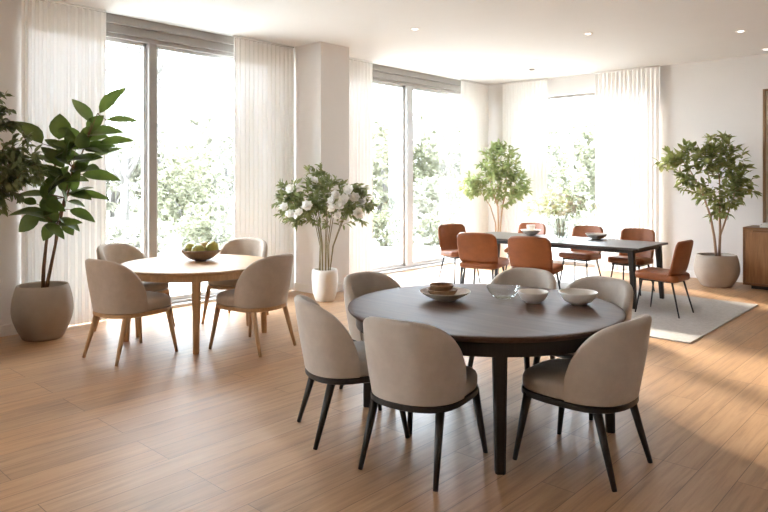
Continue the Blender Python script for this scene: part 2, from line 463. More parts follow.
# ------------------------------------------------------------------ upholstered tub chairs
def super_pt(th, a, b, n):
    c, s = math.sin(th), -math.cos(th)          # th = 0 points to the rear (-Y)
    k = (abs(c / a) ** n + abs(s / b) ** n) ** (-1 / n)
    return c * k, s * k
def seat_outline(off=0, n=56):
    """round at the rear, squarer at the front"""
    pts = []
    for i in range(n):
        th = 2 * PI * i / n
        fr = .5 - .5 * math.cos(th)             # 0 rear .. 1 front
        x, y = super_pt(th, .262 + off, .268 + .062 * max(0, -math.cos(th)) ** .7 + off, 2.35 + 1.5 * fr)
        pts.append((x * (1 + .02 * fr), y))
    return pts
def make_tub_chair(label, group, fab, leg):
    root = empty('dining_chair', (0, 0, 0)); tag(root, label, 'chair', group)
    z0, zs, zt = .405, .50, .865
    # seat cushion, domed with rounded rim
    prof = [(-.02, z0), (-.004, z0 + .006), (0, z0 + .03), (.0, zs - .035), (-.008, zs - .015), (-.03, zs), (-.09, zs + .008), (-.18, zs + .011)]
    rings = [[(x, y, z) for x, y in seat_outline(o)] for o, z in prof]
    MB().loft(rings).build('seat', fab, root)
    fr = [[(x, y, z) for x, y in seat_outline(o)] for o, z in ((-.05, z0 - .036), (-.006, z0 - .036), (.005, z0 - .030), (.005, z0 - .002), (-.03, z0 - .001))]
    MB().loft(fr).build('seat_frame', leg, root, auto=50)
    # wrap-around back
    thm = R(88); nu = 60; vs = []; fs = []; cols = []
    for i in range(nu + 1):
        ph = -PI / 2 + PI * i / nu
        u = math.sin(ph); au = abs(u)
        th = u * thm
        top = zs - .01 + (zt - zs + .01) * (1 - au ** 3.6) ** .58 - .02 * (1 - math.cos(th)) 
        top = max(top, zs - .008)
        thick = .058 * max(.12, (1 - au ** 9)) ** .5
        col = []
        def P(off, z):
            t = (z - z0) / (zt - z0)
            bulge = .018 * math.sin(PI * min(1, max(0, t * .9))) + .022 * t
            x, y = super_pt(th, .270 + off + bulge, .274 + off + bulge, 2.35)
            return (x, y - .045 * t * t, z)
        rr = min(thick / 2, (top - z0) / 2 * .9)
        for k in range(9):
            col.append(P(0, z0 + .004 + (top - rr - z0 - .004) * k / 8))
        for k in range(1, 6):
            a = PI * k / 6
            col.append(P(-thick / 2 + thick / 2 * math.cos(a), top - rr + rr * math.sin(a)))
        for k in range(7):
            col.append(P(-thick, top - rr - (top - rr - (zs - .03)) * k / 6 if top - rr > zs - .03 else top - rr))
        cols.append(col)
    n = len(cols[0])
    vs = [p for c in cols for p in c]
    for i in range(nu):
        for k in range(n - 1):
            a = i * n + k
            fs.append((a, a + 1, a + n + 1, a + n))
    fs.append(tuple(range(n))); fs.append(tuple(nu * n + k for k in range(n - 1, -1, -1)))
    MB().add(vs, fs).build('backrest', fab, root)
    for sx in (-1, 1):
        for x, y, bx, by in ((.205 * sx, -.165, .235 * sx, -.275), (.215 * sx, .245, .258 * sx, .305)):
            pts = [(bx, by, 0), ((bx + x) / 2, (by + y) / 2, .19), (x, y, z0 - .02)]
            MB().tube(pts, [.0135, .0195, .0255], 16).build('leg', leg, root)
    return root
GD = 'tub chairs around the dark round table'
GO = 'tub chairs around the oak round table'
def face(deg): return R(deg - 90)
A = make_tub_chair('beige tub chair nearest the camera, seen from behind, black legs, at the dark round table', GD, M['fabric'], M['black'])
A.location = (-2.339, 2.862, 0); A.rotation_euler = (0, 0, face(99.9))
for x, y, d, l in [
    (-1.652, 3.492, 179, 'beige tub chair at the right front of the dark round table, turned to the left'),
    (-2.985, 2.91, 62, 'beige tub chair left of the dark round table, just left of the nearest chair'),
    (-3.325, 3.66, -2, 'beige tub chair behind the dark round table at its left, near the white floor vase'),
    (-2.725, 4.50, -85, 'beige tub chair directly behind the dark round table, beyond the clear glass bowl'),
    (-2.115, 4.455, -99, 'beige tub chair behind the larger pale bowl at the rear right of the dark table')]:
    dup(A, (x, y, 0), face(d), l)
G = make_tub_chair('taupe tub chair with oak legs at the front left of the oak round table', GO, M['taupe'], M['oak'])
G.location = (-5.743, 2.789, 0); G.rotation_euler = (0, 0, face(98.3))
for x, y, d, l in [
    (-5.112, 3.735, -168.7, 'taupe tub chair with oak legs at the right of the oak round table, facing left'),
    (-6.70, 3.30, 20, 'taupe tub chair with oak legs at the back left of the oak table, half hidden'),
    (-6.30, 4.36, -60, 'taupe tub chair with oak legs behind the oak table, beyond the fruit bowl')]:
    dup(G, (x, y, 0), face(d), l)
for o in [G] + [x for x in C.objects if x.get('group') == GO and x is not G]: o.scale = (1.05, 1.05, 1.05)

# ------------------------------------------------------------------ round tables
def round_table(name, loc, r, zt, mtop, mleg, rleg, wt, wb, ang, apron_r, apron_h, label):
    root = empty(name, loc); tag(root, label, 'table')
    MB().lathe([(0, zt - .034), (r - .022, zt - .034), (r - .004, zt - .018), (r, zt - .010), (r - .002, zt - .002), (r - .006, zt), (r - .03, zt), (0, zt)], 128).build('tabletop', mtop, root, auto=30)
    ra = apron_r
    MB().lathe([(ra - .03, zt - .034), (ra - .03, zt - .034 - apron_h), (ra, zt - .034 - apron_h), (ra, zt - .034)], 128).build('apron', mleg, root, auto=30)
    for a in ang:
        ca, sa = math.cos(a), math.sin(a)
        rings = []
        for z, w, rr in ((0, wb, rleg + .02), (.01, wb + .004, rleg + .02), (.35, (wt + wb) / 2, rleg + .012), (zt - .036, wt, rleg)):
            h = w / 2; c = h * .35; ring = []
            for dx, dy in ((h, -h + c), (h, h - c), (h - c, h), (-h + c, h), (-h, h - c), (-h, -h + c), (-h + c, -h), (h - c, -h)):
                px, py = rr + dx, dy
                ring.append((px * ca - py * sa, px * sa + py * ca, z))
            rings.append(ring)
        MB().loft(rings).build('leg', mleg, root, auto=35)
    return root
ZT = .76
round_table('round_dining_table', (-2.458, 3.652, 0), .905, ZT, M['black_top'], M['black'], .79, .082, .054, [R(-49.4), R(26), R(139), R(-154)], .85, .085,
            'large dark brown round dining table with black legs, set with bowls')
ZO = .755
round_table('round_dining_table', (-5.887, 3.58, 0), .755, ZO, M['oak_top'], M['oak'], .655, .085, .052, [R(-32 + 90 * k) for k in range(4)], .70, .06,
            'light oak round dining table with the fruit bowl on it')

# ------------------------------------------------------------------ long table and leather chairs
LT = empty('long_dining_table', (-4.43, 8.43, .0138)); tag(LT, 'long rectangular dark dining table with the vase of wildflowers on it', 'table')
MB().box(-1.36, -.53, .722, 1.36, .53, .75).build('tabletop', M['long_top'], LT, smooth=False, bevel=.006)
MB().box(-1.28, -.46, .675, 1.28, -.435, .722).box(-1.28, .435, .675, 1.28, .46, .722).box(-1.28, -.435, .675, -1.255, .435, .722).box(1.255, -.435, .675, 1.28, .435, .722).build('apron', M['black_metal'], LT, smooth=False)
for sx in (-1, 1):
    for sy in (-1, 1):
        rings = []
        for z, w, k in ((0, .05, 1.0), (.72, .075, .965)):
            x, y = sx * 1.30 * k, sy * .47 * k
            rings.append([(x + a * w / 2, y + b * w / 2, z) for a, b in ((-1, -1), (1, -1), (1, 1), (-1, 1))])
        MB().loft(rings).build('leg', M['black'], LT, smooth=False, bevel=.006)
def rrect(w, h, r, n=6):
    pts = []
    for cx, cy, a0 in ((w - r, h - r, 0), (-w + r, h - r, 90), (-w + r, -h + r, 180), (w - r, -h + r, 270)):
        for k in range(n + 1):
            a = R(a0 + 90 * k / n); pts.append((cx + r * math.cos(a), cy + r * math.sin(a)))
    return pts
def make_leather_chair(label, group):
    root = empty('leather_chair', (0, 0, 0)); tag(root, label, 'chair', group)
    z0, z1 = .405, .492
    rings = []
    for o, z in ((-.03, z0), (-.008, z0 + .006), (0, z0 + .022), (0, z1 - .028), (-.008, z1 - .010), (-.03, z1), (-.12, z1 + .006)):
        rings.append([(x * (1 + .04 * y / .24), y + .01, z + .012 * (y / .24)) for x, y in rrect(.250 + o, .25 + o, max(.02, .075 + o))])
    MB().loft(rings).build('seat', M['leather'], root)
    # curved back slab with rounded top corners
    vs = []; fs = []; nx, nz = 22, 16
    def mid(s, t):                              # s -1..1 across, t 0..1 up
        hwid = .240 + .012 * math.sin(PI * t)
        if t > .80: hwid -= .055 * (1 - math.sqrt(max(0, 1 - ((t - .80) / .20) ** 2)))
        x = s * hwid
        y = -.205 - .085 * t + .055 * t * 0 + .052 * s * s * (1 - .25 * t)
        if t < .22: y += .03 * (1 - t / .22) ** 2
        return Vector((x, y, .455 + .43 * t - .010 * s * s * (t > .9)))
    def edge(s, t):
        d = min((1 - abs(s)) / .10, (1 - t) / .055, 1)
        d = max(0, d)
        return .019 * math.sqrt(1 - (1 - d) ** 2) + .0005
    for sd_ in (1, -1):
        for j in range(nz + 1):
            t = 1 - (1 - j / nz) ** 1.6
            for i in range(nx + 1):
                s = math.sin(PI / 2 * (-1 + 2 * i / nx))
                p = mid(s, t); h = edge(s, t)
                nrm = Vector((-.35 * s, 1, .15)).normalized()
                vs.append(p + nrm * (sd_ * h))
    m_ = (nx + 1) * (nz + 1)
    for j in range(nz):
        for i in range(nx):
            a = j * (nx + 1) + i
            fs.append((a, a + nx + 1, a + nx + 2, a + 1)); fs.append((m_ + a, m_ + a + 1, m_ + a + nx + 2, m_ + a + nx + 1))
    for j in range(nz):
        for i in (0, nx):
            a = j * (nx + 1) + i; b = a + nx + 1
            fs.append((a, m_ + a, m_ + b, b) if i == 0 else (a, b, m_ + b, m_ + a))
    for i in range(nx):
        a = i; fs.append((a, a + 1, m_ + a + 1, m_ + a))
        a = nz * (nx + 1) + i; fs.append((a, m_ + a, m_ + a + 1, a + 1))
    MB().add(vs, fs).build('backrest', M['leather'], root)
    MB().box(-.20, -.19, z0 - .018, .20, .21, z0 + .004).build('seat_frame', M['black_metal'], root, smooth=False, bevel=.006)
    for sx in (-1, 1):
        for x, y, bx, by in ((.175 * sx, -.165, .225 * sx, -.265), (.18 * sx, .185, .225 * sx, .245)):
            MB().tube([(bx, by, 0), (x, y, z0 - .01)], [.0085, .0125], 10).build('leg', M['black_metal'], root)
    return root
GL = 'cognac leather chairs around the long table'
RUGZ = .0158
K = make_leather_chair('cognac leather chair at the far left end of the long table, facing right', GL)
K.location = (-5.98, 8.24, RUGZ); K.rotation_euler = (0, 0, face(-24))
for x, y, d, l in [
    (-5.02, 7.48, 103, 'left one of the two cognac leather chairs seen from behind at the long table'),
    (-4.19, 7.44, 100, 'right one of the two cognac leather chairs seen from behind at the long table'),
    (-5.40, 9.22, -90, 'cognac leather chair mostly hidden behind the stacked white bowls on the long table'),
    (-4.43, 9.20, -90, 'cognac leather chair on the far side of the long table, behind the single white bowl'),
    (-3.64, 9.14, -90, 'cognac leather chair on the far side of the long table, at its right'),
    (-2.79, 7.98, 178, 'cognac leather chair at the right end of the long table, facing left')]:
    dup(K, (x, y, RUGZ), face(d), l)
for o in C.objects:
    if 'seen from behind at the long' in o.get('label', ''): o.scale = (1.13, 1.1, 1.0)
rug = MB().box(-2.05, -1.32, 0, 2.05, 1.32, .013).build('area_rug', M['rug'], smooth=False, bevel=.005)
rug.location = (-4.13, 8.0, .0005)
tag(rug, 'pale grey woven rug under the long table and leather chairs', 'rug')

# ------------------------------------------------------------------ bowls
def bowl_profile(r, h, foot, th=.006, curve=1.7):
    o = [(0, .002), (foot * .85, .002), (foot, 0), (foot * 1.02, .008)]
    for k in range(1, 11):
        t = k / 10
        o.append((foot + (r - foot) * t ** (1 / curve), .008 + (h - .008) * t ** curve * .6 + (h - .008) * t * .4))
    i = []
    for k in range(10, -1, -1):
        t = k / 10
        i.append((max(.001, (foot + (r - foot) * t ** (1 / curve)) - th), .008 + th * (1 - t) + (h - .008) * (t ** curve * .6 + t * .4) + (.002 if k == 10 else 0)))
    return o + [(r - th * .5, h + .003)] + i + [(0, .008 + th)]
def bowl(name, x, y, z, r, h, foot, m, label, group=None, th=.006, curve=1.7, cat='bowl'):
    o = MB().lathe(bowl_profile(r, h, foot, th, curve), 56).build(name, m)
    o.location = (x, y, z); tag(o, label, cat, group); return o
bowl('wide_bowl', -2.759, 3.631, ZT, .180, .062, .07, M['speckled'], 'wide shallow grey stoneware bowl on the dark round table, holding two small brown bowls', curve=1.3)
b = bowl('small_bowl', -2.785, 3.635, ZT + .024, .108, .048, .07, M['rattan'], 'lower of the two small brown glazed bowls, inside the wide grey bowl', th=.007)
b = bowl('small_bowl', -2.787, 3.632, ZT + .064, .088, .040, .055, M['rattan'], 'upper of the two small brown glazed bowls stacked in the wide grey bowl', th=.007)
bowl('serving_bowl', -2.257, 3.965, ZT, .105, .075, .05, M['porcelain'], 'pale ceramic bowl on the dark round table, overlapping the clear glass bowl', th=.007)
bowl('serving_bowl', -2.004, 4.121, ZT, .130, .082, .052, M['porcelain'], 'larger pale ceramic bowl at the right rear of the dark round table', th=.007)
bowl('glass_bowl', -2.492, 3.96, ZT, .120, .085, .05, M['clear'], 'clear glass bowl on the dark round table, left of the pale bowls', th=.004)
bowl('fruit_bowl', -6.01, 3.70, ZO, .212, .118, .060, M['bronze'], 'bronze brown bowl of fruit on the oak round table', th=.007, curve=1.5)
ZL = .7645
bowl('white_bowl', -3.99, 8.78, ZL, .155, .075, .06, M['pot_white'], 'single white bowl on the long table, right of the vase of wildflowers', curve=1.4)
bowl('white_bowl', -4.99, 8.70, ZL, .150, .085, .06, M['pot_white'], 'wider white bowl on the long table left of the wildflowers, holding a smaller one', curve=1.4)
bowl('white_cup', -4.99, 8.70, ZL + .016, .062, .14, .045, M['pot_white'], 'small white cup standing inside the white bowl left of the wildflowers', cat='cup')

def fruit(x, y, z, r, tilt, m, label, long=1.12):
    root = MB()
    prof = [(0, -.92 * r)] + [(r * math.sin(a) * (1 - .16 * (math.cos(a) < -.0) * abs(math.cos(a)) * 0), -r * math.cos(a) * (1 if math.cos(a) > 0 else long)) for a in [PI * k / 14 for k in range(1, 14)]] + [(0, r * long * .93)]
    # narrower shoulders towards the stalk
    prof = [(pr * (1 - .22 * max(0, pz / r) ** 1.5), pz) for pr, pz in prof]
    o = root.lathe(prof, 28).build('pear', m)
    MB().tube([(0, 0, r * long * .9), (.004, .002, r * long + .018)], [.003, .004], 6).build('stalk', M['bark'], o)
    o.location = (x, y, z); o.rotation_euler = tilt
    tag(o, label, 'fruit', 'fruit in the bronze bowl'); return o
bx, by = -6.01, 3.70
RX, RY = .736, .677; FX, FY = -.677, .736
def off(u, v): return bx + RX * u + FX * v, by + RY * u + FY * v
for u, v, z, r, t, m, l in [
    (-.114, .02, .108, .064, (.3, -.5, 0), 'fruit', 'yellow-green pear at the left of the fruit bowl'),
    (-.002, -.088, .098, .070, (.9, .2, .4), 'fruit', 'yellow-green pear at the front of the fruit bowl'),
    (.116, .02, .117, .068, (.2, .5, .2), 'fruit', 'yellow-green pear at the right of the fruit bowl'),
    (.000, .098, .112, .062, (-.6, .3, .2), 'fruit_brown', 'russet brown pear at the back of the fruit bowl')]:
    x, y = off(u, v); fruit(x, y, ZO + z + .015, r, t, M[m], l)

# ------------------------------------------------------------------ sideboard, picture, books
SB = empty('sideboard', (-1.68, 10.93, 0)); tag(SB, 'walnut sideboard against the back wall at the right edge, books on it', 'sideboard')
w = .9; y0, y1 = -.29, .29
MB().box(-w + .012, y0 + .02, .07, w - .012, y1, .875).build('body', M['sideboard'], SB, smooth=False, bevel=.004)
MB().box(-w, y0, .873, w, y1, .905).build('top_board', M['sideboard_dark'], SB, smooth=False, bevel=.004)
MB().box(-w, y0, .055, -w + .028, y1, .873).box(w - .028, y0, .055, w, y1, .873).box(-w + .028, y0, .055, w - .028, y1, .085).build('carcass_edge', M['sideboard_dark'], SB, smooth=False, bevel=.003)
MB().box(-w + .10, y0 + .06, 0, w - .10, y1 - .04, .06).build('plinth', M['black'], SB, smooth=False)
dw = (2 * w - .07) / 3
for k in range(3):
    x0 = -w + .032 + k * (dw + .003)
    d = MB().box(x0, y0 - .002, .09, x0 + dw, y0 + .022, .835).build('door', M['sideboard'], SB, smooth=False, bevel=.003)
    MB().box(x0 + .1, y0 + .004, .838, x0 + dw - .1, y0 + .02, .868).build('finger_pull', M['sideboard_dark'], d, smooth=False)
PF = empty('framed_picture', (-1.88, YB - .03, .9065)); tag(PF, 'tall brown wood-framed picture on the sideboard at the right edge, leaning on the wall', 'picture')
pw, ph, ft = .56, 2.08, .035
MB().box(-pw, -.028, 0, -pw + ft, .012, ph).box(pw - ft, -.028, 0, pw, .012, ph).box(-pw + ft, -.028, 0, pw - ft, .012, ft).box(-pw + ft, -.028, ph - ft, pw - ft, .012, ph).build('frame', M['frame_wood'], PF, smooth=False, bevel=.004)
MB().box(-pw + ft, -.004, ft, pw - ft, .008, ph - ft).build('canvas', M['picture'], PF, smooth=False)
def book(x, y, z, w, d, h, rz, label):
    r = empty('book', (x, y, z), rz); tag(r, label, 'book', 'books on the sideboard')
    MB().box(-w / 2, -d / 2, 0, w / 2, d / 2, .003).box(-w / 2, -d / 2, h - .003, w / 2, d / 2, h).box(-w / 2, -d / 2, .003, -w / 2 + .003, d / 2, h - .003).build('cover', M['pot_white'], r, smooth=False)
    MB().box(-w / 2 + .003, -d / 2 + .004, .003, w / 2 - .005, d / 2 - .004, h - .003).build('pages', M['paper'], r, smooth=False)
book(-2.21, 10.84, .906, .34, .25, .035, .05, 'larger white book lying at the bottom of the pair on the sideboard')
book(-2.20, 10.84, .9415, .29, .21, .028, -.04, 'smaller white book lying on top of the pair on the sideboard')

# ------------------------------------------------------------------ plants
def round_pot(root, r, h, rim, foot, m, soil=.07):
    prof = [(0, .0), (foot * .94, 0), (foot, .012)]
    for k in range(1, 15):
        t = k / 14
        # swelling belly
        b = foot + (r - foot) * math.sin(PI / 2 * min(1, t / .55)) if t <= .55 else r + (rim - r) * ((t - .55) / .45) ** 1.8
        prof.append((b, .012 + (h - .02) * t))
    prof += [(rim - .006, h), (rim - .018, h - .002), (rim - .024, h - .02), (rim - .022, h - soil), (0, h - soil)]
    MB().lathe(prof, 56).build('pot', m, root)
    MB().lathe([(0, h - soil + .012), (rim * .5, h - soil + .010), (rim - .026, h - soil + .002)], 40).build('soil', M['soil'], root)
def grow(stems, tips, leaf, rr, twig_r=.004, per=8, droop=.25, up=.2, first=.35, nmin=0, clip=None, leaves=None, wood_=None, curve=.2, outward=.4, center=None, big=1.0):
    """stems: polylines with radii.  Every tip is joined by a twig to the nearest lower
    point of what has grown so far; leaves stand along the twig."""
    wood_ = wood_ or MB(); leaves = leaves or MB()
    pts = []
    for pl, rd in stems:
        wood_.tube(pl, rd, 8)
        for i in range(len(pl) - 1):
            a, b = Vector(pl[i]), Vector(pl[i + 1])
            if i >= nmin:
                for k in range(4): pts.append(a.lerp(b, k / 4))
        pts.append(Vector(pl[-1]))
    tips = sorted([Vector(t) for t in tips], key=lambda t: min((t - p).length for p in pts))
    for t in tips:
        q = min(pts, key=lambda p: (t - p).length + max(0, p.z - t.z + .02) * 1.2)
        d = t - q; L = d.length
        if L < .02: continue
        bend = Vector((0, 0, up * L))
        path = [q, q.lerp(t, .35) + bend * .5 , q.lerp(t, .7) + bend * .5, t]
        r0 = twig_r * (1 + min(2, L * 1.6))
        wood_.tube(path, [r0, r0 * .75, r0 * .5, r0 * .3], 5)
        pts += [path[1], path[2], t]
        for k in range(per):
            s = first + (1 - first) * (k + rr.random()) / per
            if s < .35: base = path[0].lerp(path[1], s / .35); tan = path[1] - path[0]
            elif s < .7: base = path[1].lerp(path[2], (s - .35) / .35); tan = path[2] - path[1]
            else: base = path[2].lerp(path[3], min(1, (s - .7) / .3)); tan = path[3] - path[2]
            tan.normalize()
            rv = Vector((rr.gauss(0, 1), rr.gauss(0, 1), rr.gauss(0, .7))).normalized()
            dd = tan * .7 + rv * .85 + Vector((0, 0, -droop))
            if center is not None: dd += (base - center).normalized() * outward
            dd.normalize()
            nn = Vector((rr.gauss(0, .5), rr.gauss(0, .5), 1))
            Ln = leaf[0] * rr.uniform(.7, 1.2) * big; Wn = leaf[1] * rr.uniform(.8, 1.15) * big
            tip = base + dd * Ln
            if clip and (clip(base) or clip(tip)): continue
            leaves.leaf(base, dd, nn, Ln, Wn, curve, .3)
    return wood_, leaves
def in_lobes(lobes, n, rr, U, V, base):
    """n points in ellipsoids given as (u, z, ru, rz, rdepth, weight); u along U, depth along V"""
    out = []
    tot = sum(l[5] for l in lobes)
    while len(out) < n:
        k = rr.random() * tot
        for l in lobes:
            k -= l[5]
            if k <= 0: break
        v = Vector((rr.gauss(0, 1), rr.gauss(0, 1), rr.gauss(0, 1))).normalized() * rr.random() ** .38
        p = base + U * (l[0] + v.x * l[2]) + V * (v.y * l[4]) + Vector((0, 0, l[1] + v.z * l[3]))
        out.append(p)
    return out
U = Vector((RX, RY, 0)); V = Vector((FX, FY, 0)); Z = Vector((0, 0, 1))

# broad-leaved plant at the left
P = empty('potted_rubber_plant', (-7.01, 2.50, 0))
tag(P, 'tall broad-leaved green plant in a taupe pot at left, before the first curtain', 'potted plant')
round_pot(P, .285, .54, .24, .19, M['pot_taupe'])
rr = random.Random(5)
def rp(xz, yz, v=0.0): return U * (xz * .002985 - .428) + V * v + Z * (2.619 - yz * .002985)
wd = MB(); lf = MB()
st = [([(.0, .0, .47), rp(152, 640, -.03), rp(160, 560, -.03), rp(178, 440, -.04), rp(190, 330, -.05), rp(205, 235, -.06)], [.020, .018, .015, .011, .008, .005]),
      ([(.03, .02, .47), rp(165, 680, -.02), rp(195, 560, -.05), rp(225, 440, -.08), rp(262, 330, -.10), rp(310, 215, -.12), rp(350, 120, -.14)], [.019, .018, .014, .011, .009, .006, .003]),
      ([rp(190, 580, -.04), rp(205, 490, -.08), rp(240, 400, -.14), rp(275, 300, -.18)], [.010, .009, .007, .004])]
for pl, rd in st: wd.tube(pl, rd, 10)
LV = [(355, 118, 425, 38, 62), (322, 150, 260, 66, 52), (372, 140, 463, 136, 34), (298, 190, 410, 172, 66), (312, 180, 352, 128, 56),
      (345, 218, 452, 206, 40), (182, 222, 88, 142, 72), (214, 205, 222, 128, 76), (300, 285, 402, 228, 58), (292, 322, 412, 332, 50),
      (270, 382, 376, 398, 32), (255, 440, 334, 470, 46), (250, 412, 300, 424, 36), (196, 392, 92, 384, 42), (190, 442, 96, 446, 40),
      (172, 456, 116, 505, 60), (222, 468, 282, 502, 44), (236, 300, 186, 236, 56), (250, 260, 285, 200, 50), (225, 330, 168, 300, 48),
      (260, 330, 310, 262, 54), (240, 370, 200, 330, 46), (262, 380, 300, 322, 40), (215, 420, 168, 398, 40), (240, 430, 268, 380, 40),
      (280, 280, 352, 262, 52), (270, 240, 250, 180, 46), (205, 265, 250, 228, 56), (200, 280, 150, 262, 44), (305, 240, 380, 240, 48),
      (230, 380, 260, 330, 46), (212, 350, 240, 300, 50), (190, 470, 140, 440, 40), (230, 480, 262, 520, 40), (205, 480, 170, 540, 46),
      (165, 420, 125, 405, 34), (300, 310, 360, 300, 46), (255, 290, 215, 260, 50), (225, 240, 180, 205, 44), (320, 160, 296, 215, 46)]
r2 = random.Random(77)
for k in range(30):
    sx_, sy_ = r2.choice([(195, 330), (200, 270), (225, 430), (245, 370), (262, 320), (285, 260), (305, 215), (205, 470), (180, 400), (240, 300)])
    sx_ += r2.uniform(-18, 18); sy_ += r2.uniform(-25, 25)
    an = r2.uniform(-2.9, .3) if sy_ < 400 else r2.uniform(-3.6, .9)
    ln = r2.uniform(62, 92)
    LV.append((sx_, sy_, sx_ + ln * math.cos(an), sy_ + ln * .8 * math.sin(an), r2.uniform(38, 56)))
for i, (x0, y0_, x1, y1_, wz) in enumerate(LV):
    dv = rr.uniform(-.12, .05) if i < 17 else rr.uniform(-.16, .04)
    v0 = -.08 - .06 * rr.random() + (-.10 if x0 < 200 else 0)
    a = rp(x0, y0_, v0); b = rp(x1, y1_, v0 + dv)
    lo = min(a.x, b.x) - .06
    if lo < -.24:
        a, b = a - V * ((-.24 - lo) / .677), b - V * ((-.24 - lo) / .677)
    # petiole from the nearest stem point
    q = min([Vector(p) for s in st for p in s[0]], key=lambda p: (p - a).length + max(0, p.z - a.z))
    wd.tube([q, a], [.004, .003], 5)
    d = b - a; L = d.length
    nn = -V * (.35 + .6 * rr.random()) + Z * (.5 + .6 * rr.random()) + U * rr.uniform(-.9, .9)
    nn = nn - d.normalized() * nn.dot(d.normalized())
    lf.leaf(a, d + Z * .06 * L, nn, L * 1.12, wz * .0028, .20, .30, fine=True)
wd.build('stem', M['bark'], P); lf.build('foliage', M['rubber_leaf'], P)

# small-leaved tree at the left edge (its pot stands outside the picture)
P = empty('potted_ficus_tree', (-6.72, 1.72, 0))
tag(P, 'dark small-leaved tree reaching in at the left edge, in front of the wall', 'potted plant')
round_pot(P, .26, .48, .22, .17, M['pot_taupe'])
rr = random.Random(8)
lob = [(.30, 1.88, .30, .38, .20, 1.2), (.24, 1.56, .30, .26, .22, 1.0), (.24, 2.22, .20, .24, .18, .5), (.52, 1.72, .20, .20, .12, .7), (.05, 1.8, .3, .4, .2, .6)]
tips = in_lobes(lob, 300, rr, U, V, Vector((0, 0, 0)))
lim = lambda p: p.x < -.56
st = [([(0, 0, .4), (.01, .02, .8), (-.01, .0, 1.2), (.02, .03, 1.5), (.0, .0, 1.95), (-.03, 0, 2.2)], [.022, .02, .018, .014, .009, .004])]
wd, lf = grow(st, tips, (.095, .036), rr, .0025, 7, .75, .15, first=.15, nmin=2, clip=lim, center=Vector((.12, .12, 1.75)))
wd.build('trunk', M['bark'], P); lf.build('foliage', M['ficus_leaf'], P)

# bushy tree in the corner
P = empty('potted_tree', (-6.64, 10.36, 0))
tag(P, 'bushy fine-leaved green tree in a pale pot in the corner, behind the long table', 'potted plant', 'leafy trees in pots')
round_pot(P, .27, .46, .24, .19, M['pot_white'])
rr = random.Random(21)
lob = [(0, 1.55, .60, .42, .40, 1.5), (.02, 1.95, .42, .36, .34, .8), (-.50, 1.48, .26, .22, .24, .35), (.34, 1.50, .26, .28, .24, .4), (0, 2.17, .15, .12, .12, .15)]
tips = in_lobes(lob, 340, rr, U, V, Vector((0, 0, 0)))
lim = lambda p: p.x < -.60 or p.y > .68
st = [([(0, 0, .4), (.02, .0, .75), (.0, .01, 1.1), (-.10, -.03, 1.4), (-.16, -.05, 1.7)], [.020, .018, .015, .010, .005]),
      ([(.03, .02, .4), (.05, .03, .8), (.06, .07, 1.1), (.12, .13, 1.45), (.10, .12, 1.9)], [.018, .016, .013, .009, .004]),
      ([(-.03, .0, .4), (-.03, -.03, .8), (-.09, -.10, 1.1), (-.22, -.20, 1.35)], [.016, .014, .010, .005]),
      ([(0, .0, 1.1), (.01, .0, 1.5), (.02, .01, 2.05)], [.010, .008, .003])]
wd, lf = grow(st, tips, (.115, .043), rr, .0022, 6, .2, .2, first=.15, outward=.3, nmin=1, clip=lim, center=Vector((0, 0, 1.5)))
wd.build('trunk', M['bark_pale'], P); lf.build('foliage', M['corner_leaf'], P)

# tree at the right by the sideboard
P = empty('potted_tree', (-2.93, 10.62, 0))
tag(P, 'slender multi-stemmed tree in a sand-coloured pot, beside the walnut sideboard', 'potted plant', 'leafy trees in pots')
round_pot(P, .315, .475, .275, .215, M['pot_sand'])
rr = random.Random(33)
lob = [(-.40, 1.95, .36, .22, .22, .75), (-.02, 2.02, .40, .26, .26, .7), (.02, 1.58, .52, .44, .30, 1.6), (.36, 1.58, .24, .38, .20, .6), (-.50, 1.60, .20, .14, .14, .25), (-.72, 1.86, .18, .16, .14, .22), (.02, 1.15, .28, .20, .22, .35)]
tips = in_lobes(lob, 230, rr, U, V, Vector((0, 0, 0)))
lim = lambda p: p.y > .56
st = [([(0, 0, .4), (-.03, -.02, .75), (-.07, -.06, 1.05), (-.16, -.14, 1.4), (-.30, -.26, 1.75), (-.46, -.38, 1.98)], [.021, .019, .016, .012, .008, .004]),
      ([(.03, .02, .4), (.04, .03, .8), (.03, .04, 1.1), (.03, .05, 1.5), (.0, .03, 2.0)], [.020, .018, .014, .010, .004]),
      ([(.04, .03, .75), (.10, .09, 1.0), (.18, .17, 1.3), (.24, .22, 1.65)], [.013, .012, .009, .004])]
wd, lf = grow(st, tips, (.135, .058), rr, .0025, 5, .1, .2, first=.1, outward=.3, nmin=1, clip=lim, center=Vector((0, 0, 1.5)))
wd.build('trunk', M['bark_pale'], P); lf.build('foliage', M['right_leaf'], P)

# white roses beside the column
FV = Vector((-6.40, 5.80, 0))
v = MB().lathe([(0, 0), (.115, 0), (.125, .008), (.155, .10), (.172, .22), (.176, .32), (.168, .40), (.158, .42), (.150, .418), (.146, .40), (.150, .2), (.10, .02), (0, .02)], 56).build('floor_vase', M['pot_white'])
v.location = FV; tag(v, 'white ceramic floor vase beside the square column, holding white roses', 'vase')
Bq = empty('rose_bouquet', FV + Vector((0, 0, .022))); tag(Bq, 'big bouquet of white roses and green branches in the white floor vase', 'flowers')
rr = random.Random(44)
lob = [(-.38, 1.22, .30, .26, .22, .9), (-.08, 1.42, .34, .26, .26, .9), (.30, 1.28, .30, .24, .24, .8), (-.10, 1.15, .40, .20, .26, .8), (.48, 1.18, .20, .20, .16, .4), (-.12, 1.66, .12, .14, .10, .15), (-.50, 1.42, .16, .14, .12, .25), (.42,1.42,.14,.12,.1,.2)]
tips = in_lobes(lob, 290, rr, U, V, Vector((0, 0, 0)))
